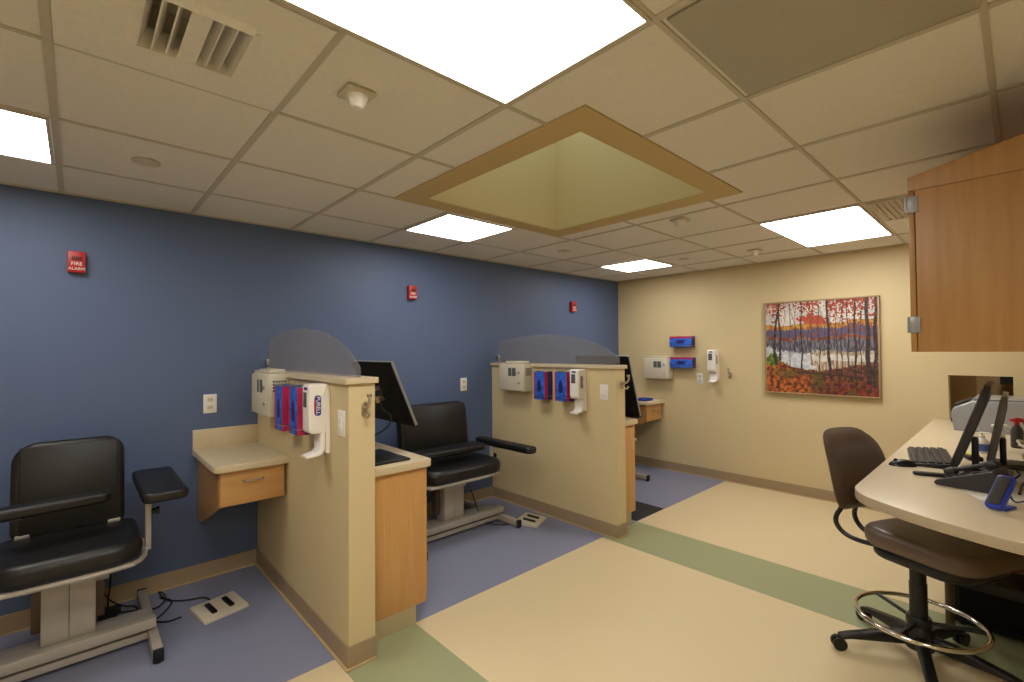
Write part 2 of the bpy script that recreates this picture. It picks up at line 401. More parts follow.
# ------------------------------------------------------------------ items on the blue wall
def alarm(x, label):
    t = thing('fire_alarm', label, 'fire alarm', (x, 0, 1.98), 0, 'red alarm boxes on the blue wall')
    mb = MB(); mb.box(-.038, .038, -.045, 0, -.06, .06, .006, 2); obj('housing', mb, 'red', t)
    mb = MB(); mb.box(-.022, .022, -.048, -.044, .008, .03, .002); obj('sounder', mb, 'redd', t)
    mb = text_mb('FIRE', .026, .0008, frame_mtx(X, Z, (0, -.0462, -.012))); obj('lettering', mb, 'paper', t)
    mb = text_mb('ALARM', .022, .0008, frame_mtx(X, Z, (0, -.0462, -.04))); obj('lettering', mb, 'paper', t)
    return t
a0 = alarm(-5.298, 'red fire alarm box above the left chair, nearest on the blue wall')
dup(a0, (-3.143, 0, 1.975), 'middle red fire alarm box on the blue wall, above the second booth')
dup(a0, (-.96, 0, 1.975), 'farthest red fire alarm box on the blue wall, beside the cream wall')

def outlet(name, label, cat, loc, rotz, group, toggles=False):
    t = thing(name, label, cat, loc, rotz, group)       # faces -y locally
    mb = MB(); mb.box(-.038, .038, -.006, 0, -.062, .062, .003, 2); obj('plate', mb, 'white', t)
    for s in (-1, 1):
        mb = MB()
        if toggles: mb.box(-.016, .016, -.011, -.005, s*.017-.015, s*.017+.015, .002)
        else:
            mb.use('offwhite').prism(rrect(-.017, .017, s*.026-.014, s*.026+.014, .008), 'y', -.0075, -.005)
            mb.use('black').box(-.008, -.006, -.0078, -.007, s*.026-.004, s*.026+.006); mb.box(.006, .008, -.0078, -.007, s*.026-.004, s*.026+.006)
        obj('rocker' if toggles else 'socket', mb, 'white', t)
    return t
GO = 'white wall outlets'
o0 = outlet('wall_outlet', 'white outlet on the blue wall above the left shelf', 'outlet', (-4.647, 0, 1.128), 0, GO)
dup(o0, (-2.57, 0, 1.14), 'white outlet on the blue wall behind the second chair')
dup(o0, (0, -1.108, 1.12), 'white outlet on the cream wall under the two glove boxes', -math.pi/2)
GS = 'white switches on the partitions'
s1 = outlet('light_switch', 'white double switch near the front edge of the first partition', 'switch', (-4.361, -1.425, 1.122), -math.pi/2, GS, True)
dup(s1, (-2.211, -1.378, 1.125), 'white double switch near the front edge of the second partition', -math.pi/2)

# ------------------------------------------------------------------ things that face -x on partitions and far wall (built with face at local x=0)
def sharps(loc, label):
    t = thing('sharps_cabinet', label, 'sharps container', loc, 0, 'wall sharps cabinets')
    mb = MB(); mb.box(-.115, 0, -.17, .17, -.125, .125, .008, 2); obj('case', mb, 'offwhite', t)
    mb = MB(); mb.box(-.122, -.114, -.165, .165, -.12, .118, .004, 2); obj('door', mb, 'offwhite', t)
    mb = MB(); mb.use('greyglass').box(-.125, -.121, -.07, .03, .012, .088, .001)
    mb.use('offwhite').box(-.127, -.124, -.022, -.018, .012, .088); obj('window', mb, None, t)
    mb = MB(); mb.cyl((-.122, -.11, .045), (-.13, -.11, .045), .011, seg=14); obj('knob', mb, 'nickel', t)
    mb = MB(); mb.cyl((-.122, -.11, -.05), (-.13, -.11, -.05), .009, seg=14); obj('lock', mb, 'nickel', t)
    mb = MB(); mb.box(-.1, -.012, -.14, .10, .125, .15, .008, 2); obj('lid', mb, 'offwhite', t)
    mb = MB()
    for i in range(5):
        for j in range(4): mb.box(-.093+i*.016, -.083+i*.016, -.1735, -.169, .02+j*.018, .03+j*.018)
    obj('side_vent', mb, 'greyglass', t)
    return t
c0 = sharps((-4.361, -.50, 1.212), 'off-white sharps cabinet over the left shelf, seen side on')
dup(c0, (-2.211, -.41, 1.213), 'off-white sharps cabinet on the second partition, left of the upright glove boxes')
dup(c0, (0, -.615, 1.228), 'off-white sharps cabinet on the cream wall, left of the lower glove box')

def glove(loc, label, vertical=True, group='glove boxes'):
    t = thing('glove_box', label, 'glove box', loc, 0, group)
    hy, hz = (.066, .122) if vertical else (.135, .062)
    d = .098 if vertical else .088
    mb = MB(); mb.box(-.006-d, -.006, -hy, hy, -hz, hz, .002)
    obj('carton', mb, 'glove', t)
    mb = MB()
    if vertical: mb.box(-.0075-d, -.066, -hy-.0015, -hy+.002, -hz, hz); mb.box(-.0075-d, -.0055-d, hy-.014, hy, -hz, hz)
    else: mb.box(-.008-d, -.003, -hy, hy, hz-.02, hz+.0015)
    obj('crimson_band', mb, 'pink', t)
    mb = MB()
    if vertical: mb.box(-.066, -.006, -hy-.0015, -hy, -hz, hz)
    else: mb.box(-d, -.006, -hy-.0015, -hy, -hz, hz-.02)
    obj('end_panel', mb, 'gloved', t)
    mb = MB(); a, b = (.022, .055) if vertical else (.055, .022)
    mb.prism([(a*math.cos(k*math.pi/10), b*math.sin(k*math.pi/10)) for k in range(20)], 'x', -.0085-d, -.005-d); obj('opening', mb, 'gloved', t)
    mb = MB()
    for zz in (-hz*.75, hz*1.03):
        mb.tube([(0, -hy-.004, zz), (-.01-d, -hy-.004, zz), (-.01-d, hy+.004, zz), (0, hy+.004, zz)], .002, 6)
    if vertical: mb.tube([(-.004, -hy*.6, hz+.02), (-.004, -hy*.6, -hz*.75)], .002, 6); mb.tube([(-.004, hy*.6, hz+.02), (-.004, hy*.6, -hz*.75)], .002, 6)
    obj('wire_holder', mb, 'nickel', t)
    return t
g0 = glove((-4.361, -.815, 1.152), 'upright blue glove box on the first partition, the one next to the sharps cabinet')
dup(g0, (-4.361, -1.055, 1.158), 'upright blue glove box on the first partition, touching the soap dispenser side')
dup(g0, (-2.211, -.76, 1.152), 'upright blue glove box on the second partition, beside the sharps cabinet')
dup(g0, (-2.211, -1.01, 1.156), 'upright blue glove box on the second partition, beside the dispenser')
g1 = glove((0, -.92, 1.548), 'upper of the two flat glove boxes on the cream wall', False)
dup(g1, (0, -.925, 1.302), 'lower of the two flat glove boxes on the cream wall')

def dispenser(loc, label):
    t = thing('sanitizer_dispenser', label, 'hand sanitizer dispenser', loc, 0, 'white sanitizer dispensers')
    mb = MB(); mb.prism(rrect(-.102, -.004, .06, .305, .02, rs=[.006, .018, .026, .01]), 'y', -.047, .047, .008)
    obj('housing', mb, 'white', t)
    mb = MB(); mb.box(-.105, -.098, -.014, .028, .19, .265, .003); obj('level_window', mb, 'greyglass', t)
    mb = MB(); mb.prism(rrect(-.02, .0, -.04, .30, .004), 'y', -.049, .049, .002); obj('back_plate', mb, 'white', t)
    mb = MB(); P = [(-.022, .07), (-.022, -.02), (-.03, -.04), (-.05, -.05), (-.112, -.056), (-.112, -.046), (-.058, -.036), (-.046, -.02), (-.044, .07)]
    mb.prism(P, 'y', -.042, .042, .003); obj('drip_tray', mb, 'white', t)
    mb = MB(); mb.prism(rrect(-.076, -.044, .15, .25, .012), 'y', -.0482, -.0465); obj('logo_badge', mb, 'navy', t)
    mb = text_mb('PURELL', .027, .0006, frame_mtx(-Z, X, (-.059, -.0486, .2)))
    # text runs down the side face
    obj('lettering', mb, 'paper', t)
    mb = MB(); mb.prism([(-.077, .16), (-.0735, .16), (-.0725, .20), (-.0735, .24), (-.077, .24), (-.0785, .20)], 'y', -.049, -.0478); obj('red_swoosh', mb, 'logored', t)
    mb = MB(); mb.prism(rrect(-.02, .02, .276, .29, .006), 'x', -.1035, -.1); obj('front_badge', mb, 'navy', t)
    return t
p0 = dispenser((-4.361, -1.232, 1.0), 'white sanitizer dispenser with blue logo on the first partition, nearest the camera')
dup(p0, (-2.211, -1.152, 1.0), 'white sanitizer dispenser with drip arm on the second partition')
dup(p0, (0, -1.285, 1.145), 'white sanitizer dispenser on the cream wall between glove boxes and painting')

# hooks on the partition ends (face -y) and on the cream wall
def hook(loc, label, rotz=0):
    t = thing('coat_hook', label, 'hook', loc, rotz, 'metal coat hooks')
    mb = MB(); mb.prism(rrect(-.013, .013, -.035, .035, .012), 'y', -.006, 0, .002); obj('backplate', mb, 'nickel', t)
    mb = MB(); mb.tube([(0, -.004, .01), (0, -.04, .012), (0, -.062, .04), (0, -.056, .066)], .008, 8, 2); mb.tube([(0, -.004, -.018), (0, -.032, -.036), (0, -.05, -.03), (0, -.054, -.014)], .007, 8, 2)
    mb.cyl((0, -.056, .06), (0, -.056, .075), .012); obj('prong', mb, 'nickel', t)
    return t
h0 = hook((-4.285, -1.5, 1.19), 'metal coat hook on the end of the first partition')
dup(h0, (-2.125, -1.49, 1.19), 'metal coat hook on the end of the second partition')
dup(h0, (0, -1.455, 1.17), 'metal coat hook on the cream wall, left of the painting', -math.pi/2)

# fluted translucent privacy panels on top of the partitions
def fluted(x, yf, label, s=1):
    t = thing('privacy_panel', label, 'privacy screen', (x, 0, 1.34), 0, 'arched translucent privacy panels')
    n = 480; b = MB(); bm = b.bm; L = abs(yf)-.065
    def top(u):     # u along the panel from wall end
        K = [(0, .212), (.2, .242), (.42, .262), (.7, .266), (.95, .238), (1.15, .192), (1.3, .135), (1.42, .06), (1.47, .012)]
        for (a, fa), (c, fc) in zip(K, K[1:]):
            if u <= c:
                q = (u-a)/(c-a); return fa+(fc-fa)*q+.25*(fc-fa)*0
        return .01
    prev = None
    for i in range(n+1):
        u = L*i/n; y = -.055-u; xo = .0012*math.sin(u*2*math.pi/.012); h = top(u)
        vs = [bm.verts.new((xo-.004, y, .001)), bm.verts.new((xo-.004, y, h)), bm.verts.new((xo+.004, y, h)), bm.verts.new((xo+.004, y, .001))]
        if prev:
            for k in range(4): bm.faces.new((prev[k], prev[(k+1) % 4], vs[(k+1) % 4], vs[k]))
        else: bm.faces.new(vs)
        prev = vs
    bm.faces.new(prev[::-1]); bmesh.ops.recalc_face_normals(bm, faces=bm.faces)
    obj('sheet', b, 'frost', t)
    mb = MB(); mb.box(-.012, .012, -.035, 0, .03, .075, .003); mb.box(-.012, .012, -.05, -.03, .0, .02, .002); obj('clip', mb, 'nickel', t)
    return t
fluted(-4.30, -1.5, 'arched fluted translucent panel standing on the first partition')
fluted(-2.145, -1.49, 'arched fluted translucent panel standing on the second partition')

# ------------------------------------------------------------------ shelves with a drawer, left of partitions and at the far wall
def shelf(xr, label):
    t = thing('wall_shelf', label, 'shelf', (xr, 0, .84), 0, 'laminate shelves with a drawer')
    w_ = .382
    P = [(xr, 0), (xr-w_, 0), (xr-w_, -.62)] + [(xr-w_+.045-.045*math.cos(a), -.62-.045*math.sin(a)) for a in (math.pi/6, math.pi/3, math.pi/2)] + [(xr, -.665)]
    mb = MB(); mb.prism(P, 'z', .803, .842, .005); obj('worktop', mb, 'lam', t, True)
    mb = MB(); mb.box(xr-w_, xr, -.02, -.001, .84, .965, .003); obj('backsplash', mb, 'lam', t, True)
    mb = MB(); mb.prism([(-.6, .803), (-.001, .803), (-.001, .39), (-.1, .39), (-.6, .60)], 'x', xr-w_+.03, xr-w_+.048)
    mb.box(xr-w_+.048, xr-.001, -.6, -.3, .60, .618); obj('bracket_panel', mb, 'cherry', t, True)
    mb = MB(); mb.box(xr-w_+.036, xr-.012, -.622, -.602, .607, .797, .002); d = obj('drawer', mb, 'maplex', t, True)
    mb = MB(); xm = xr-w_/2+.01; mb.tube([(xm-.05, -.622, .735), (xm-.05, -.645, .735), (xm+.05, -.645, .735), (xm+.05, -.622, .735)], .005, 8); obj('handle', mb, 'nickel', d, True)
    return t
sh0 = shelf(-4.362, 'laminate shelf with a maple drawer against the first partition')
sh2 = dup(sh0, (-.002, 0, .84), 'small laminate shelf with drawer in the far corner by the cream wall')
# tray on the far shelf
t = thing('tray', 'bright blue tray on the far corner shelf', 'tray', (-.24, -.53, .842))
mb = MB(); mb.prism(rrect(-.09, .09, -.07, .07, .03), 'z', 0, .012, .003); obj('base', mb, 'bluepl', t)
mb = MB(); mb.tube([(p[0], p[1], .02) for p in rrect(-.09, .09, -.07, .07, .03)], .008, 8, closed=True); obj('rim', mb, 'bluepl', t)

# ------------------------------------------------------------------ cabinets behind each partition
def cabinet(x0, x1, yf, label, n):
    t = thing('base_cabinet', label, 'cabinet', ((x0+x1)/2, yf/2, 0), 0, 'maple base cabinets behind partitions')
    yb_ = -.72
    mb = MB(); mb.box(x0, x1, yf, yb_, .095, .83, .0015); obj('body', mb, 'maple', t, True)
    mb = MB(); mb.box(x0, x1-.065, yf, yb_, 0, .095)
    obj('toe_kick', mb, 'kick', t, True)
    for k in range(2):
        y0 = yf+.02+k*.33
        mb = MB(); mb.box(x1, x1+.018, y0, y0+.32, .12, .66, .002); d = obj('door', mb, 'maple', t, True)
        mb = MB(); mb.tube([(x1+.018, y0+.04, .5), (x1+.035, y0+.04, .5), (x1+.035, y0+.04, .6), (x1+.018, y0+.04, .6)], .004, 8); obj('handle', mb, 'nickel', d, True)
        mb = MB(); mb.box(x1, x1+.018, y0, y0+.32, .67, .82, .002); d = obj('drawer', mb, 'maple', t, True)
        mb = MB(); mb.tube([(x1+.018, y0+.11, .745), (x1+.035, y0+.11, .745), (x1+.035, y0+.21, .745), (x1+.018, y0+.21, .745)], .004, 8); obj('handle', mb, 'nickel', d, True)
    mb = MB(); mb.prism([(x0, yf-.022), (x1+.012, yf-.022), (x1+.03, yf-.004), (x1+.03, -.01), (x0, -.01)], 'z', .83, .87, .004); obj('countertop', mb, 'lam', t, True)
    return t
cabinet(-4.229, -3.876, -1.395, 'maple cabinet with laminate top on the right side of the first partition', 1)
cabinet(-2.091, -1.795, -1.385, 'narrow maple cabinet on the right side of the second partition', 2)

def keyboard_flat(loc, label):
    t = thing('desk_pad', label, 'pad', loc)
    mb = MB(); mb.box(-.11, .11, -.17, .17, 0, .012, .005); obj('pad', mb, 'black', t)
    return t
keyboard_flat((-4.06, -1.19, .87), 'black pad on the counter behind the first partition')

# arm mounted monitors, seen from behind
def arm_monitor(xp, top, bot, y0, y1, label):
    # top/bot = (x,z) of the panel's upper and lower edge
    t = thing('computer_monitor', label, 'monitor', (xp, (y0+y1)/2, .87), 0, 'monitors behind the partitions')
    a = Vector((top[0], 0, top[1])); b = Vector((bot[0], 0, bot[1])); d = (b-a); nrm = Vector((-d.z, 0, d.x)).normalized()
    if nrm.x < 0: nrm = -nrm
    P = [a, b, b-nrm*.022, a-nrm*.022]
    mb = MB(); mb.prism([(p.x, p.z) for p in P], 'y', y0, y1, .004); obj('housing', mb, 'matte', t, True)
    a2, b2 = a+nrm*.003, b+nrm*.003
    mb = MB(); e = .006
    mb.prism([(p.x, p.z) for p in (a+nrm*.004, b+nrm*.004, b-nrm*.012, a-nrm*.012)], 'y', y0-.004, y1+.004, .001); obj('bezel', mb, 'silver', t, True)
    mb = MB(); i0, i1 = a.lerp(b, .05), a.lerp(b, .93)
    mb.prism([(p.x, p.z) for p in (i0+nrm*.006, i1+nrm*.006, i1+nrm*.003, i0+nrm*.003)], 'y', y0+.012, y1-.012); obj('screen', mb, 'screen', t, True)
    c = (a+b)/2-nrm*.022; ym = (y0+y1)/2
    mb = MB(); ax = Matrix.Translation((c.x, ym, c.z)) @ Vector((d.x, 0, d.z)).normalized().to_track_quat('Z', 'Y').to_matrix().to_4x4()
    mb.box(-.05, .05, -.012, .012, -.05, .05, .003, mtx=ax @ Matrix.Rotation(math.pi/2, 4, 'Z')); 
    mb.tube([(c.x, ym, c.z), (xp+.04, ym-.04, c.z-.03), (xp+.045, ym-.10, c.z-.02)], .02, 10, 1)
    mb.cyl((xp+.045, ym-.10, .905), (xp+.045, ym-.10, c.z+.05), .017); mb.cyl((xp+.045, ym-.10, .87), (xp+.045, ym-.10, .91), .045)
    obj('stand', mb, 'nickel', t, True)
    mb = MB(); mb.tube([(c.x-.01, ym, c.z-.03), (c.x-.04, ym-.1, c.z-.1), (c.x-.01, ym-.16, c.z-.12), (c.x-.0, ym-.1, c.z-.22), (xp+.06, ym-.08, .90)], .005, 6, 2); obj('cable', mb, 'black', t, True)
    return t
arm_monitor(-4.18, (-3.93, 1.405), (-3.765, 1.015), -1.12, -.60, 'large tilted black monitor rising behind the first partition, seen from the back')
arm_monitor(-2.02, (-1.85, 1.41), (-1.68, .885), -1.372, -.80, 'black monitor behind the second partition, partly seen through the fluted panel')

# ------------------------------------------------------------------ blood draw chairs
def draw_chair(loc, label, hs, hb, L, armz, right_arm, left_arm, btop=1.01):
    """origin under the column, patient faces -y; hs/hb half widths of seat and back, L half length of base"""
    t = thing('phlebotomy_chair', label, 'chair', loc, 0, 'black blood draw chairs')
    mb = MB(); mb.box(-L, L, -.135, -.075, .075, .125, .006); mb.box(-L+.02, L-.02, -.075, .08, .055, .10, .004); mb.box(-L, L, -.11, -.05, .02, .055, .003); obj('base_rail', mb, 'putty', t)
    for s in (-1, 1):
        xf = s*L*.96
        mb = MB(); mb.box(xf-.02, xf+.02, -.335, .43, .012, .062, .005); f = obj('foot', mb, 'putty', t)
        mb = MB(); mb.box(xf-.021, xf+.021, -.35, -.328, .006, .064, .003); mb.cyl((xf, -.33, 0), (xf, -.33, .02), .016); obj('foot_cap', mb, 'rubber', f)
        mb = MB(); mb.box(xf-.021, xf+.021, .422, .442, .006, .064, .003); mb.cyl((xf, .42, 0), (xf, .42, .02), .016); obj('foot_cap', mb, 'rubber', f)
    mb = MB(); mb.box(-.095, .0, -.065, .05, .10, .455, .004); mb.box(.001, .095, -.065, .05, .10, .455, .004); obj('column', mb, 'putty', t)
    mb = MB(); mb.box(-.13, .13, .0, .07, .16, .45, .004); obj('lift_sleeve', mb, 'brownsteel', t)
    mb = MB(); mb.box(.095, .145, -.03, .06, .345, .455, .004); obj('control_box', mb, 'putty', t)
    mb = MB(); P = [(-hs+.03, -.27), (hs-.06, -.27), (hs, -.2), (hs+.02, -.06), (hs+.02, .12), (-hs-.02, .12), (-hs-.02, -.06), (-hs, -.2)]
    mb.tube([(x, y, .462) for x, y in P], .012, 8, 1, closed=True); mb.box(-hs+.05, hs-.05, -.2, .15, .448, .466, .003); obj('seat_frame', mb, 'putty', t)
    mb = MB(); mb.prism(rrect(-hs, hs, -.285, .2, .1, rs=[.05, .05, .12, .12]), 'z', .468, .575, .042, seg=5); obj('seat', mb, 'leather', t)
    # backrest, slightly reclined
    mt = Matrix.Translation((0, .20, .555)) @ Matrix.Rotation(math.radians(-7), 4, 'X')
    H = btop-.555
    mb = MB(); mb.prism(rrect(-hb, hb, 0, H, .09, rs=[.085, .1, .04, .04]), 'y', -.045, .045, .03, mtx=mt, seg=5); bk = obj('backrest', mb, 'leather', t)
    mb = MB(); mb.box(-hb+.03, hb-.03, -.035, -.02, .012, H-.02, .01, mtx=mt @ Matrix.Translation((0, -.018, 0))); obj('back_panel', mb, 'leather', bk)
    for s in (-1, 1):
        mb = MB(); mb.box(s*(hb-.045)-.026, s*(hb-.045)+.026, .14, .26, .572, .588, .004); mb.box(s*(hb-.08)-.02, s*(hb-.08)+.02, .23, .26, .45, .8, .004); obj('back_bracket', mb, 'putty', t)
    # arms
    for s, (px, py, yaw_, ln, wd) in ((1, right_arm), (-1, left_arm)):
        xp = s*(hs+.03)
        mb = MB(); mb.box(xp-.012, xp+.012, -.075, -.045, .455, armz-.045, .003); mb.box(min(xp, s*(hs-.05)), max(xp, s*(hs-.05)), -.08, -.04, .452, .472, .003)
        mb.tube([(xp, -.06, armz-.06), (xp, -.06, armz-.045), (px, py, armz-.045)], .011, 8); post = obj('arm_post', mb, 'putty', t)
        mb = MB(); mb.cyl((xp+.01, -.06, armz-.13), (xp+.035, -.06, armz-.13), .014); mb.cyl((xp+.035, -.06, armz-.13), (xp+.045, -.06, armz-.13), .02); obj('knob', mb, 'black', post)
        mt2 = Matrix.Translation((px, py, 0)) @ Matrix.Rotation(math.radians(yaw_), 4, 'Z')
        mb = MB(); mb.prism(rrect(-wd/2, wd/2, -ln/2, ln/2, .04), 'z', armz-.045, armz+.008, .018, mtx=mt2, seg=4); obj('armrest', mb, 'leather', t)
    return t
chair_left = draw_chair((-5.312, -.50, 0), 'black vinyl blood draw chair on a putty steel base at far left', .265, .215, .325, .775,
           (.35, .06, 0, .64, .19), (-.16, -.06, 97, .62, .10), 1.02)
chair_middle = draw_chair((-3.06, -.46, 0), 'wide black vinyl blood draw chair in the middle booth, below the monitor', .365, .335, .47, .685,
           (.43, -.19, 0, .70, .105), (-.05, -.06, 90, .66, .17), 1.02)
draw_chair((-1.05, -.46, 0), 'black blood draw chair in the far booth, almost hidden behind the second partition', .365, .335, .44, .74,
           (.40, -.06, 0, .42, .105), (.0, -.04, 90, .62, .12), 1.02)

def pedal(loc, rotz, label, sc=1):
    t = thing('foot_pedal', label, 'foot pedal', loc, rotz, 'foot pedals for the chairs')
    mb = MB(); mb.prism([(-.10, 0), (.10, 0), (.10, .030), (.085, .036), (-.085, .018), (-.10, .012)], 'x', -.115, .115, .003); obj('body', mb, 'offwhite', t)
    for x in (-.045, .045):
        mb = MB(); mb.box(x-.014, x+.014, -.055, .055, .024, .038, .005, mtx=Matrix.Rotation(math.radians(6), 4, 'X')); obj('treadle', mb, 'black', t)
    return t
pedal((-4.688, -.51, 0), math.radians(12), 'putty foot pedal with two black treadles on the floor by the first partition')
pedal((-2.44, -.77, 0), math.radians(22), 'putty foot pedal with two black treadles beside the middle chair')
# cords of the left chair
mb = MB()
mb.tube([(-5.16, -.45, .45), (-5.15, -.3, .25), (-5.17, -.25, .05), (-5.05, -.2, .012), (-4.95, -.28, .008), (-4.88, -.15, .01), (-4.93, -.05, .03), (-4.90, -.2, .008), (-4.80, -.28, .007), (-4.72, -.3, .01), (-4.70, -.42, .012)], .0045, 6, 3)
mb.tube([(-5.2, -.40, .42), (-5.22, -.3, .2), (-5.12, -.35, .03), (-5.0, -.42, .008), (-4.93, -.36, .008), (-4.86, -.22, .008), (-4.92, -.13, .008)], .0045, 6, 3)
mb.tube([(-5.2, -.35, .38), (-5.18, -.15, .12), (-5.1, -.12, .02), (-5.02, -.16, .01), (-5.05, -.3, .01), (-4.94, -.47, .007), (-4.86, -.46, .007)], .0045, 6, 3)
obj('power_cord', mb, 'rubber', chair_left, True)
mb = MB(); mb.box(-5.17, -5.10, -.17, -.12, .0, .04, .006); mb.box(-5.2, -5.12, -.24, -.19, .0, .035, .006)
tag(obj('power_adapter', mb, 'rubber'), 'small black power adapter at the blue wall behind the left chair', 'adapter')
mb = MB()
mb.tube([(-2.87, -.5, .3), (-2.8, -.55, .03), (-2.72, -.62, .008), (-2.62, -.72, .008), (-2.56, -.62, .03), (-2.50, -.68, .008), (-2.44, -.72, .012)], .004, 6, 3)
obj('power_cord', mb, 'rubber', chair_middle, True)
# black floor mat
t = thing('floor_mat', 'black floor mat beside the narrow cabinet in the far booth', 'mat', (-1.56, -1.1, 0))
mb = MB(); mb.box(-.22, .22, -.285, .3, .0005, .008, .003); obj('sheet', mb, 'rubber', t)

# ------------------------------------------------------------------ landscape painting
def painting():
    t = thing('landscape_painting', 'framed painting of autumn trees before a lake on the cream wall', 'painting', (0, -2.305, 1.02))
    W_, H_ = .93, .90; d = .045
    mb = MB(); e = .014
    for a, b, c, dd in ((-W_/2-e, W_/2+e, -e, 0), (-W_/2-e, W_/2+e, H_, H_+e)): mb.box(-d, 0, a, b, c, dd, .002)
    for a, b in ((-W_/2-e, -W_/2), (W_/2, W_/2+e)): mb.box(-d, 0, a, b, 0, H_, .002)
    obj('frame', mb, 'frame', t)
    NX, NY = 280, 240
    def mix(a, b, k): k = max(0, min(1, k)); return tuple(a[i]*(1-k)+b[i]*k for i in range(3))
    trunks = [(.02, .10, .022, .30, 1), (.13, .145, .018, .36, 0), (.345, .35, .012, .2, 0), (.30, .28, .006, .45, 0), (.24, .23, .006, .3, 0), (.43, .44, .006, .3, 0),
              (.50, .515, .007, .24, 0), (.585, .60, .022, .18, 0), (.66, .665, .007, .2, 0), (.71, .70, .008, .2, 0), (.755, .765, .010, .22, 0), (.815, .82, .016, .16, 0), (.86, .86, .007, .16, 0), (.915, .925, .034, .12, 0), (.985, .975, .028, .1, 0)]
    def col(u, v):
        N = lambda a, b, k: noise.noise(Vector((u*a, v*b, k)))
        n1, n2, n3, n4 = N(7, 7, 1), N(30, 26, 5), N(80, 16, 9), N(60, 60, 13)
        vv = v+.03*n1
        c = mix((186, 184, 182), (226, 218, 206), .5+n2+.5*n1)
        hill = .74+.05*u+.03*N(9, 1, 3)
        if vv < hill: c = mix((170, 104, 44), (198, 158, 66), .5+n2*1.6)
        if vv < hill-.045-.05*abs(n3): c = mix(mix((92, 76, 104), (132, 76, 58), .5+n3*2), (78, 88, 130), .5+n2*1.6)
        if vv < .615: c = mix((110, 58, 42), (160, 100, 66), .5+n2*1.6)
        if vv < .585+.02*n2: c = mix((126, 122, 132), (66, 66, 84), .5+n3*1.8)
        lake = .50-.12*u-.02*math.sin(u*7)+.05*n3
        if vv < lake: c = mix((176, 184, 196), (214, 216, 216), .5+n2)
        if vv < .475-.02*u+.03*n3 and u > .45+.1*n2: c = mix((150, 110, 70), (196, 188, 176), .55+n3*1.4)
        if u > .42+.1*n1 and .345 < vv < .415+.02*n2: c = mix((196, 192, 186), (220, 214, 202), .5+n2)
        gnd = .345-.085*math.sin(min(1, u*1.1)*2.6)+.2*max(0, .25-u)+.09*max(0, u-.6)+.012*n2
        if vv < gnd+.012*n4:
            warm = mix((92, 46, 26), (206, 112, 44), .5+n2*1.3+.5*n4)
            cool = mix((58, 38, 34), (132, 72, 44), .5+n4*1.4+n2)
            red = mix((74, 34, 28), (164, 54, 32), .42+n2*1.2+.7*n4)
            k = max(0, min(1, (u-.30+.25*n1)*3)); c = mix(warm, cool, k)
            k2 = max(0, min(1, (.18-v)*7+n1*1.2))*max(0, min(1, (u-.45)*4)); c = mix(c, red, k2)
            if n1+.5*n2 > .32-.25*max(0, .3-v): c = mix(c, (86, 92, 36), .55)
        gr = .13-((u-.07)*1.1)**2*9-abs(v-.365)+.03*n2
        if gr > .055 and u < .25: c = mix((62, 84, 26), (128, 142, 48), .5+n2*1.8)
        if abs(v-(.225-.06*(u-.3)+.012*n1)) < .007+.006*n2 and .30 < u < .88: c = (54, 38, 34)
        if abs(v-(.29-.25*(u-.18)+.01*n1)) < .005+.004*n2 and .18 < u < .40: c = (60, 42, 36)
        # leaves hanging from above
        leaf = (v-.86)*4+n4*1.1+n2*.8+.35*math.sin(u*19)
        if leaf > .42 and v > .76: c = mix((196, 92, 58), (146, 60, 42), .5+n2*1.8)
        e = ((u-.46)/.15)**2+((v-.80+.12*(u-.46))/.05)**2
        if e < 1+1.2*n2+.8*n4: c = mix((196, 88, 60), (164, 68, 48), .5+n4)
        if u > .58 and (v-.80)*3+n4*1.2+n2 > .25: c = mix((190, 86, 52), (150, 62, 44), .5+n2)
        for (ut, ub, wd, base, bend) in trunks:
            if v > base:
                k = (v-base)/(1-base); uu = ub+(ut-ub)*k+.006*math.sin(v*14+ut*40)
                if bend: uu = .05+.09*k**1.5+.05*(1-k)**3
                if abs(u-uu) < wd*.5*(1.3-.5*k)*(1+.3*n4): c = mix((40, 30, 32), (84, 62, 56), .4+n2+.4*n4)
        for q in range(9):
            if abs(u-(.18+q*.088+.03*math.sin(v*9+q*2)+.02*v*(q % 3-1))) < .0026 and v > .38+.02*(q % 4): c = mix(c, (54, 44, 46), .75)
        return tuple(x*.97 for x in c)
    me = bpy.data.meshes.new('canvas'); bm = bmesh.new()
    vs = [[bm.verts.new((-d*.8, W_/2-W_*i/NX, H_*j/NY)) for i in range(NX+1)] for j in range(NY+1)]
    cl = bm.loops.layers.color.new('paint')
    for j in range(NY):
        for i in range(NX):
            f = bm.faces.new((vs[j][i], vs[j+1][i], vs[j+1][i+1], vs[j][i+1])); c = col((i+.5)/NX, (j+.5)/NY)
            c = tuple(max(0, min(1, x/255)) for x in c)+(1,)
            for l in f.loops: l[cl] = c
    bmesh.ops.recalc_face_normals(bm, faces=bm.faces)
    bm.to_mesh(me); bm.free()
    m = bpy.data.materials.new('oil_paint'); m.use_nodes = True; nt = m.node_tree; at = nt.nodes.new('ShaderNodeVertexColor'); at.layer_name = 'paint'
    nt.links.new(at.outputs['Color'], nt.nodes['Principled BSDF'].inputs['Base Color']); nt.nodes['Principled BSDF'].inputs['Roughness'].default_value = .55
    me.materials.append(m); o = bpy.data.objects.new('canvas', me); COL.objects.link(o); o.parent = t
    mb = MB(); mb.box(-d*.78, -.001, -W_/2, W_/2, 0, H_); obj('backing_board', mb, 'card', t)
painting()

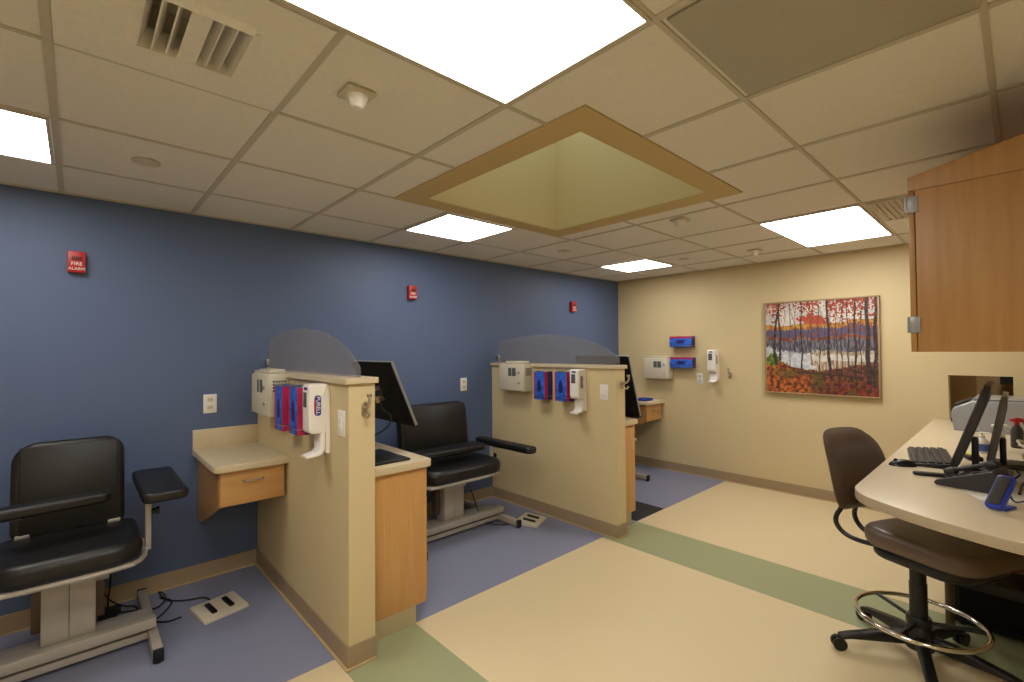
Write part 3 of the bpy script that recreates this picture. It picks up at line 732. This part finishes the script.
# ------------------------------------------------------------------ desk on the right
DZ = .865
def cr(P, n=8):
    out = []
    for i in range(len(P)-1):
        p0, p1, p2, p3 = P[max(i-1, 0)], P[i], P[i+1], P[min(i+2, len(P)-1)]
        for k in range(n):
            s = k/n; out.append(tuple(.5*((2*p1[j])+(-p0[j]+p2[j])*s+(2*p0[j]-5*p1[j]+4*p2[j]-p3[j])*s*s+(-p0[j]+3*p1[j]-3*p2[j]+p3[j])*s**3) for j in range(2)))
    out.append(P[-1]); return out
t = thing('desk', 'long pale laminate desk with a curved end along the right side', 'desk', (-1.6, -3.5, 0))
curve = cr([(-2.76, -3.132), (-2.82, -3.136), (-2.89, -3.16), (-2.955, -3.21), (-3.035, -3.32), (-3.085, -3.406), (-3.118, -3.487), (-3.15, -3.579), (-3.163, -3.66), (-3.17, -3.845)])
P = [(-.004, -3.845), (-.004, -3.13)] + curve
mb = MB(); mb.prism(P, 'z', DZ-.040, DZ, .004); o = obj('worktop', mb, 'desklam', t, True)
o.data.materials.append(M['deskedge'])
for p in o.data.polygons:
    if abs(p.normal.z) < .3: p.material_index = 1
mb = MB(); mb.box(-1.0, -.98, -3.84, -3.42, 0, DZ-.04); mb.box(-.98, -.01, -3.84, -3.82, .3, DZ-.04); obj('support_panel', mb, 'cherry', t, True)
mb = MB(); mb.cyl((-1.95, -3.36, .01), (-1.95, -3.36, DZ-.04), .02); mb.cyl((-1.95, -3.36, 0), (-1.95, -3.36, .012), .035); obj('leg', mb, 'brownsteel', t, True)
# things under the desk
t = thing('cardboard_box', 'open cardboard box under the desk', 'box', (-1.35, -3.6, 0), math.radians(8))
mb = MB(); mb.box(-.2, .2, -.15, -.145, 0, .34); mb.box(-.2, .2, .145, .15, 0, .34); mb.box(-.2, -.195, -.15, .15, 0, .34); mb.box(.195, .2, -.15, .15, 0, .34); mb.box(-.2, .2, -.15, .15, 0, .006); obj('body', mb, 'card', t)
mb = MB(); mb.prism([(-.2, .34), (-.196, .34), (-.31, .42), (-.314, .417)], 'y', -.15, .15); obj('flap', mb, 'card', t)
mb = MB(); mb.prism([(.15, .34), (.146, .34), (.22, .44), (.224, .437)], 'x', -.2, .2); obj('flap', mb, 'card', t)
t = thing('power_unit', 'low black box on the floor under the desk before the cardboard box', 'box', (-1.74, -3.56, 0))
mb = MB(); mb.box(-.12, .13, -.2, .2, .01, .26, .012, 3); obj('case', mb, 'black', t)
mb = MB(); mb.box(-.124, -.118, -.17, .17, .04, .2, .003); obj('front_panel', mb, 'matte', t)
mb = MB(); 
for x in (-.09, .1):
    for y in (-.16, .16): mb.cyl((x, y, 0), (x, y, .012), .015)
obj('rubber_foot', mb, 'rubber', t)

# upper cabinet with sloped top
t = thing('upper_cabinet', 'maple wall cabinet with a sloped top above the desk', 'cabinet', (-2.0, -3.6, 1.449))
xa, xb, yf = -3.0, -1.2, -3.376; yw = YR
mb = MB()
mb.prism([(yf, 1.449), (yf, 2.052), (yw, 2.052), (yw, 1.449)], 'x', xa, xb, .001); obj('carcass', mb, 'cherry', t, True)
mb = MB(); mb.prism([(-3.356, 2.053), (-3.356, 2.103), (yw, 2.215), (yw, 2.053)], 'x', xa-.003, xb, .001); obj('sloped_top', mb, 'cherry', t, True)
for k in range(4):
    x0 = xa+.002+k*.45
    mb = MB(); mb.box(x0, x0+.446, yf+.003, -3.356, 1.449, 2.050, .0015); d = obj('door', mb, 'cherry', t, True)
    if k == 0:
        for z in (1.55, 2.0):
            mb = MB(); mb.box(xa-.005, xa+.001, -3.384, -3.354, z-.03, z+.03, .001); mb.cyl((xa-.003, -3.351, z-.03), (xa-.003, -3.351, z+.03), .0045)
            for dz in (-.015, .015): mb.cyl((xa-.007, -3.372, z+dz), (xa-.003, -3.372, z+dz), .004, seg=10)
            obj('hinge', mb, 'silver', d, True)
    mb = MB(); mb.tube([(x0+.40, -3.356, 1.5), (x0+.40, -3.33, 1.5), (x0+.40, -3.33, 1.6), (x0+.40, -3.356, 1.6)], .005, 8); obj('handle', mb, 'nickel', d, True)

# ------------------------------------------------------------------ objects on the desk
# keyboard
t = thing('keyboard', 'black computer keyboard on the desk before the monitor', 'keyboard', (-1.93, -3.29, DZ), math.radians(189))
mb = MB(); mb.prism([(-.085, 0), (.085, 0), (.085, .026), (-.085, .012)], 'x', -.235, .235, .003); obj('body', mb, 'black', t)
mb = MB()
for r in range(5):
    for c in range(15):
        x = -.218+c*.0302; y = -.064+r*.0305; z = .0125+(y+.085)*.082
        mb.box(x-.0125, x+.0125, y-.0125, y+.0125, z, z+.007, .002, 1)
k_ = obj('keys', mb, 'key', t); k_['kind'] = 'stuff'
t = thing('wrist_rest', 'slim black wrist rest lying in front of the keyboard', 'wrist rest', (-2.35, -3.37, DZ), math.radians(-70))
mb = MB(); mb.prism(rrect(-.10, .10, -.02, .02, .018), 'z', 0, .016, .006); obj('pad', mb, 'black', t)
t = thing('computer_mouse', 'black computer mouse on the desk left of the keyboard', 'mouse', (-2.21, -3.215, DZ), math.radians(-62))
b = MB(); bm = bmesh.new(); bmesh.ops.create_uvsphere(bm, u_segments=20, v_segments=12, radius=1)
for v in bm.verts:
    z = max(v.co.z, 0)
    v.co = Vector((v.co.x*.058, v.co.y*.031*(1-.18*v.co.x), z*.032*(1+.15*v.co.x)))
b.merge(bm); obj('shell', b, 'black', t)
mb = MB(); mb.cyl((-.028, -.004, .026), (-.028, .004, .026), .009); obj('scroll_wheel', mb, 'greypl', t)

# desk monitor, screen faces +y, leaning back
def desk_monitor(xn, xf_, yb0, zb0, yt, ztp, label, body, scr, thick=.03):
    t = thing('computer_monitor', label, 'monitor', ((xn+xf_)/2, yb0-.08, DZ), 0, 'monitors on the desk')
    a = Vector((yb0, zb0)); c = Vector((yt, ztp)); d = (c-a).normalized(); n = Vector((d.y, -d.x))   # n towards +y
    if n.x < 0: n = -n
    q = lambda s, k: tuple(a+(c-a)*s+n*k)
    mb = MB(); mb.prism([q(0, 0), q(1, 0), q(1, -thick*.6), q(.8, -thick), q(.1, -thick), q(0, -thick*.6)], 'x', xn, xf_, .004); obj('housing', mb, body, t, True)
    mb = MB(); mb.prism([q(0, .008), q(1, .008), q(1, -.002), q(0, -.002)], 'x', xn-.004, xf_+.004, .002); obj('bezel', mb, body, t, True)
    mb = MB(); mb.prism([q(.06, .010), q(.95, .010), q(.95, .006), q(.06, .006)], 'x', xn+.018, xf_-.018); obj('screen', mb, scr, t, True)
    xm = (xn+xf_)/2; m = q(.35, -thick)
    mb = MB(); mb.box(xm-.03, xm+.03, m[0]-.02, m[0]+.004, DZ+.01, m[1]+.0, .008); mb.box(xm-.11, xm+.11, m[0]-.13, m[0]+.03, DZ, DZ+.014, .006); obj('stand', mb, 'greypl', t, True)
desk_monitor(-2.36, -1.92, -3.405, .905, -3.53, 1.295, 'dark desk monitor seen edge on, leaning back behind the keyboard', 'greypl', 'screen', .022)
desk_monitor(-2.04, -1.64, -3.515, .89, -3.575, 1.225, 'grey second monitor standing behind the leaning dark monitor', 'silver', 'screen', .02)

# printer
t = thing('printer', 'large silver printer at the far end of the desk below the opening', 'printer', (-.40, -3.53, DZ))
mb = MB(); mb.prism([(-.235, 0), (.235, 0), (.25, .12), (.235, .165), (.14, .215), (-.18, .225), (-.25, .15)], 'x', -.24, .24, .012); obj('body', mb, 'silver', t)
mb = MB(); mb.box(-.2, .2, -.16, .13, .222, .235, .006); obj('scanner_lid', mb, 'silver', t)
mb = MB(); mb.prism([(.15, .218), (.235, .172), (.238, .178), (.154, .224)], 'x', -.2, .06); obj('control_panel', mb, 'greypl', t)
mb = MB(); mb.box(-.16, .16, .22, .256, .05, .085, .003); obj('paper_tray', mb, 'greypl', t)

# desk phone on its wedge
t = thing('desk_phone', 'dark grey desk phone with a raised sloping face, nearest on the desk', 'phone', (-2.47, -3.475, DZ), math.radians(168))
t.scale = (.9, .9, .95)
mb = MB(); mb.prism([(-.10, 0), (.10, 0), (.11, .09), (.10, .1), (-.10, .022), (-.108, .01)], 'x', -.09, .09, .004); obj('body', mb, 'greypl', t)
sl = Matrix.Translation((0, -.10, .022)) @ Matrix.Rotation(math.atan2(.078, .2), 4, 'X')
mb = MB(); mb.box(-.075, -.03, .005, .2, .012, .03, .01, 3, mtx=sl); mb.box(-.08, -.025, .0, .05, 0, .034, .012, 3, mtx=sl); mb.box(-.08, -.025, .16, .21, 0, .034, .012, 3, mtx=sl); obj('handset', mb, 'greypl', t)
mb = MB(); mb.box(-.01, .075, .14, .2, .0, .006, .002, mtx=sl); obj('display', mb, 'screen', t)
mb = MB()
for r in range(4):
    for c in range(3): mb.box(.0+c*.022, .014+c*.022, .02+r*.025, .034+r*.025, 0, .005, .001, 1, mtx=sl)
obj('keypad', mb, 'black', t)
# papers
t = thing('paper_sheet', 'white sheet of paper on the desk under the phone', 'paper', (-2.52, -3.56, DZ), math.radians(22))
mb = MB(); mb.box(-.14, .14, -.108, .108, .0003, .0018); obj('sheet', mb, 'paper', t)
dup(t, (-2.08, -3.545, DZ), 'white sheet of paper on the desk behind the phone', math.radians(-10))
# handheld scanner with blue casing
t = thing('handheld_scanner', 'blue edged black handheld device at the right edge of the desk', 'scanner', (-2.79, -3.572, DZ), math.radians(-20))
tl = Matrix.Translation((-.05, 0, .012)) @ Matrix.Rotation(math.radians(-42), 4, 'Y')
mb = MB(); mb.prism(rrect(0, .15, -.026, .026, .014), 'z', -.012, .012, .006, mtx=tl); mb.box(-.01, .07, -.02, .02, 0, .008, .003); obj('casing', mb, 'bluepl', t)
mb = MB(); mb.prism(rrect(.01, .14, -.019, .019, .008), 'z', .01, .018, .003, mtx=tl); obj('face', mb, 'greypl', t)
mb = MB(); mb.tube([(.055, 0, .08), (.09, -.0, .012), (.13, -.02, .02), (.2, -.01, .01), (.3, -.03, .006)], .003, 6, 2); obj('cable', mb, 'black', t)
# bottles
def bottle(loc, label, body, cap, h, r, spray=False, lab=None):
    t = thing('spray_bottle' if spray else 'pump_bottle', label, 'bottle', loc)
    mb = MB(); mb.lathe([(r*.9, 0), (r, .008), (r, h*.6), (r*.85, h*.72), (r*.38, h*.84), (r*.38, h*.88)]); obj('body', mb, body, t)
    if lab: mb = MB(); mb.lathe([(r*1.015, h*.12), (r*1.02, h*.14), (r*1.02, h*.5), (r*1.015, h*.52)]); obj('label_wrap', mb, lab, t)
    mb = MB(); mb.lathe([(r*.44, h*.86), (r*.44, h*.97), (r*.3, h)])
    if spray: mb.prism([(-.045, h*.96), (.028, h*.96), (.032, h*1.04), (.0, h*1.12), (-.045, h*1.08)], 'x', -.011, .011, .004); mb.prism([(-.03, h*.96), (-.022, h*.96), (-.034, h*.8), (-.04, h*.8)], 'x', -.005, .005)
    else: mb.cyl((0, 0, h), (0, 0, h*1.12), .006); mb.box(-.012, .012, -.035, .012, h*1.1, h*1.17, .004)
    obj('cap', mb, cap, t)
bottle((-1.52, -3.475, DZ), 'clear pump bottle with a blue label between the two monitors', 'white', 'white', .10, .03, False, 'teal')
bottle((-1.38, -3.54, DZ), 'white spray bottle behind the grey monitor', 'white', 'white', .14, .026, True)
bottle((-1.2, -3.61, DZ), 'dark bottle with a red cap beside the printer', 'greypl', 'red', .16, .028, True)
t = thing('note_pad', 'yellow sticky note pad on a black holder behind the keyboard', 'note pad', (-1.78, -3.45, DZ), .3)
mb = MB(); mb.box(-.045, .045, -.03, .03, 0, .022, .004); obj('holder', mb, 'black', t)
mb = MB(); mb.box(-.03, .03, -.02, .02, .022, .032, .001); obj('notes', mb, 'yellow', t)
mb = MB()
mb.tube([(-1.55, -3.68, DZ+.01), (-1.5, -3.60, DZ+.09), (-1.35, -3.64, DZ+.06), (-1.5, -3.7, DZ+.02), (-1.7, -3.62, DZ+.05), (-1.85, -3.66, DZ+.01)], .006, 6, 3)
mb.tube([(-1.3, -3.7, DZ+.01), (-1.4, -3.6, DZ+.05), (-1.6, -3.66, DZ+.07), (-1.75, -3.70, DZ+.02), (-1.9, -3.64, DZ+.01)], .006, 6, 3)
tag(obj('cable_bundle', mb, 'cable'), 'tangle of pale cables on the desk behind the monitors', 'cables')
mb = MB()
mb.tube([(-2.25, -3.6, DZ+.006), (-2.1, -3.56, DZ+.04), (-1.95, -3.66, DZ+.03), (-2.1, -3.7, DZ+.01), (-2.3, -3.63, DZ+.02), (-2.5, -3.62, DZ+.006)], .005, 6, 3)
mb.tube([(-2.3, -3.58, DZ+.006), (-2.2, -3.63, DZ+.03), (-2.05, -3.6, DZ+.02), (-1.9, -3.7, DZ+.006)], .004, 6, 3)
tag(obj('cable_bundle', mb, 'black'), 'dark cables on the desk at the right edge of the photo', 'cables')

# ------------------------------------------------------------------ drafting stool
t = thing('drafting_stool', 'brown drafting stool with a chrome foot ring tucked under the desk', 'stool', (-2.38, -3.285, 0), math.radians(-25))
# local: sitter faces -y
mb = MB(); mb.lathe([(.055, .06), (.06, .075), (.055, .13), (.036, .17)]); obj('hub', mb, 'black', t)
mb = MB(); mb.lathe([(.034, .13), (.034, .36), (.031, .362), (.031, .5)]); obj('gas_column', mb, 'black', t)
for k in range(5):
    a = math.radians(3+72*k); dx, dy = math.cos(a), math.sin(a)
    mt = Matrix.Rotation(a, 4, 'Z')
    b = MB(); b.prism([(.03, .075), (.03, .13), (.12, .125), (.29, .085), (.33, .072), (.33, .052), (.28, .062)], 'y', -.022, .022, .008, mtx=mt); lg = obj('base_arm', b, 'black', t)
    b = MB(); sw = mt @ Matrix.Translation((.33, 0, 0))
    q1 = sw @ Vector((0, -.022, .03)); q2 = sw @ Vector((0, -.006, .03)); q3 = sw @ Vector((0, .006, .03)); q4 = sw @ Vector((0, .022, .03))
    b.cyl(q1, q2, .03); b.cyl(q3, q4, .03); b.cyl(sw @ Vector((0, 0, .03)), sw @ Vector((0, 0, .065)), .011); obj('caster', b, 'black', lg)
mb = MB(); R_ = .24
mb.tube([(R_*math.cos(k*math.pi/24), R_*math.sin(k*math.pi/24), .19) for k in range(48)], .011, 10, closed=True); ring = obj('foot_ring', mb, 'chrome', t)
mb = MB()
for k in range(3):
    a = math.radians(75+120*k); mb.cyl((.03*math.cos(a), .03*math.sin(a), .18), (R_*math.cos(a), R_*math.sin(a), .187), .009)
mb.lathe([(.045, .165), (.048, .17), (.048, .2), (.045, .205)]); obj('ring_spokes', mb, 'black', ring)
mb = MB(); mb.prism(rrect(-.235, .235, -.335, .135, .12), 'z', .535, .625, .038, seg=5); obj('seat', mb, 'brown', t)
mb = MB(); mb.prism(rrect(-.2, .2, -.28, .11, .1), 'z', .485, .54, .02); mb.box(-.09, .09, -.11, .11, .46, .505, .012); obj('seat_pan', mb, 'black', t)
mb = MB(); mb.tube([(.06, -.02, .475), (.2, -.04, .455), (.26, -.05, .445)], .006, 8); mb.box(.23, .30, -.062, -.038, .436, .452, .006); obj('lever', mb, 'black', t)
mb = MB()
for s in (-1, 1): mb.tube([(s*.06, .08, .495), (s*.07, .28, .47), (s*.075, .36, .54), (s*.045, .31, .64), (s*.05, .32, .76)], .012, 8, 3)
obj('back_bar', mb, 'black', t)
def curved_pad(hw, z0, z1, y0, thick, front, back):
    b = MB(); nx, nz = 16, 16
    import itertools
    def shape(sx, sz):       # square to rounded outline
        k = .16
        x = sx*math.sqrt(1-k*2*sz*sz*.9/2) if True else sx
        hwz = hw*(.86+.14*math.cos((sz-.1)*1.5))
        n = (abs(sx)**4+abs(sz)**4)**.25
        m = max(abs(sx), abs(sz), 1e-6); f = m/n if n > 0 else 1
        return sx*f*hwz, (z0+z1)/2+sz*f*(z1-z0)/2
    bm = bmesh.new(); F = []; B = []
    for j in range(nz+1):
        rf = []; rb = []
        for i in range(nx+1):
            sx, sz = -1+2*i/nx, -1+2*j/nz; x, z = shape(sx, sz)
            cv = -.10*(x/hw)**2*.5 - .02*math.cos(sz*1.5)+.22*(z-z0)
            e = (1-max(abs(sx), abs(sz))**5)
            rf.append(bm.verts.new((x, y0+cv-thick*e*.8, z))); rb.append(bm.verts.new((x, y0+cv+thick*.35*e+.004, z)))
        F.append(rf); B.append(rb)
    for G, fl in ((F, 0), (B, 1)):
        for j in range(nz):
            for i in range(nx):
                q = (G[j][i], G[j][i+1], G[j+1][i+1], G[j+1][i]); f = bm.faces.new(q if not fl else q[::-1])
    ed = [(0, i) for i in range(nx+1)]+[(j, nx) for j in range(1, nz+1)]+[(nz, i) for i in range(nx-1, -1, -1)]+[(j, 0) for j in range(nz-1, 0, -1)]
    for k in range(len(ed)):
        a, c = ed[k], ed[(k+1) % len(ed)]
        bm.faces.new((F[a[0]][a[1]], B[a[0]][a[1]], B[c[0]][c[1]], F[c[0]][c[1]]))
    bmesh.ops.recalc_face_normals(bm, faces=bm.faces); return b.merge(bm)
obj('backrest', curved_pad(.205, .62, 1.03, .285, .055, 0, 0), 'brown', t)
mb = MB(); mb.prism(rrect(-.10, .10, .0, .27, .05), 'y', .0, .02, .008, mtx=Matrix.Translation((0, .30, .64)) @ Matrix.Rotation(math.radians(-12), 4, 'X')); obj('back_shell', mb, 'black', t)
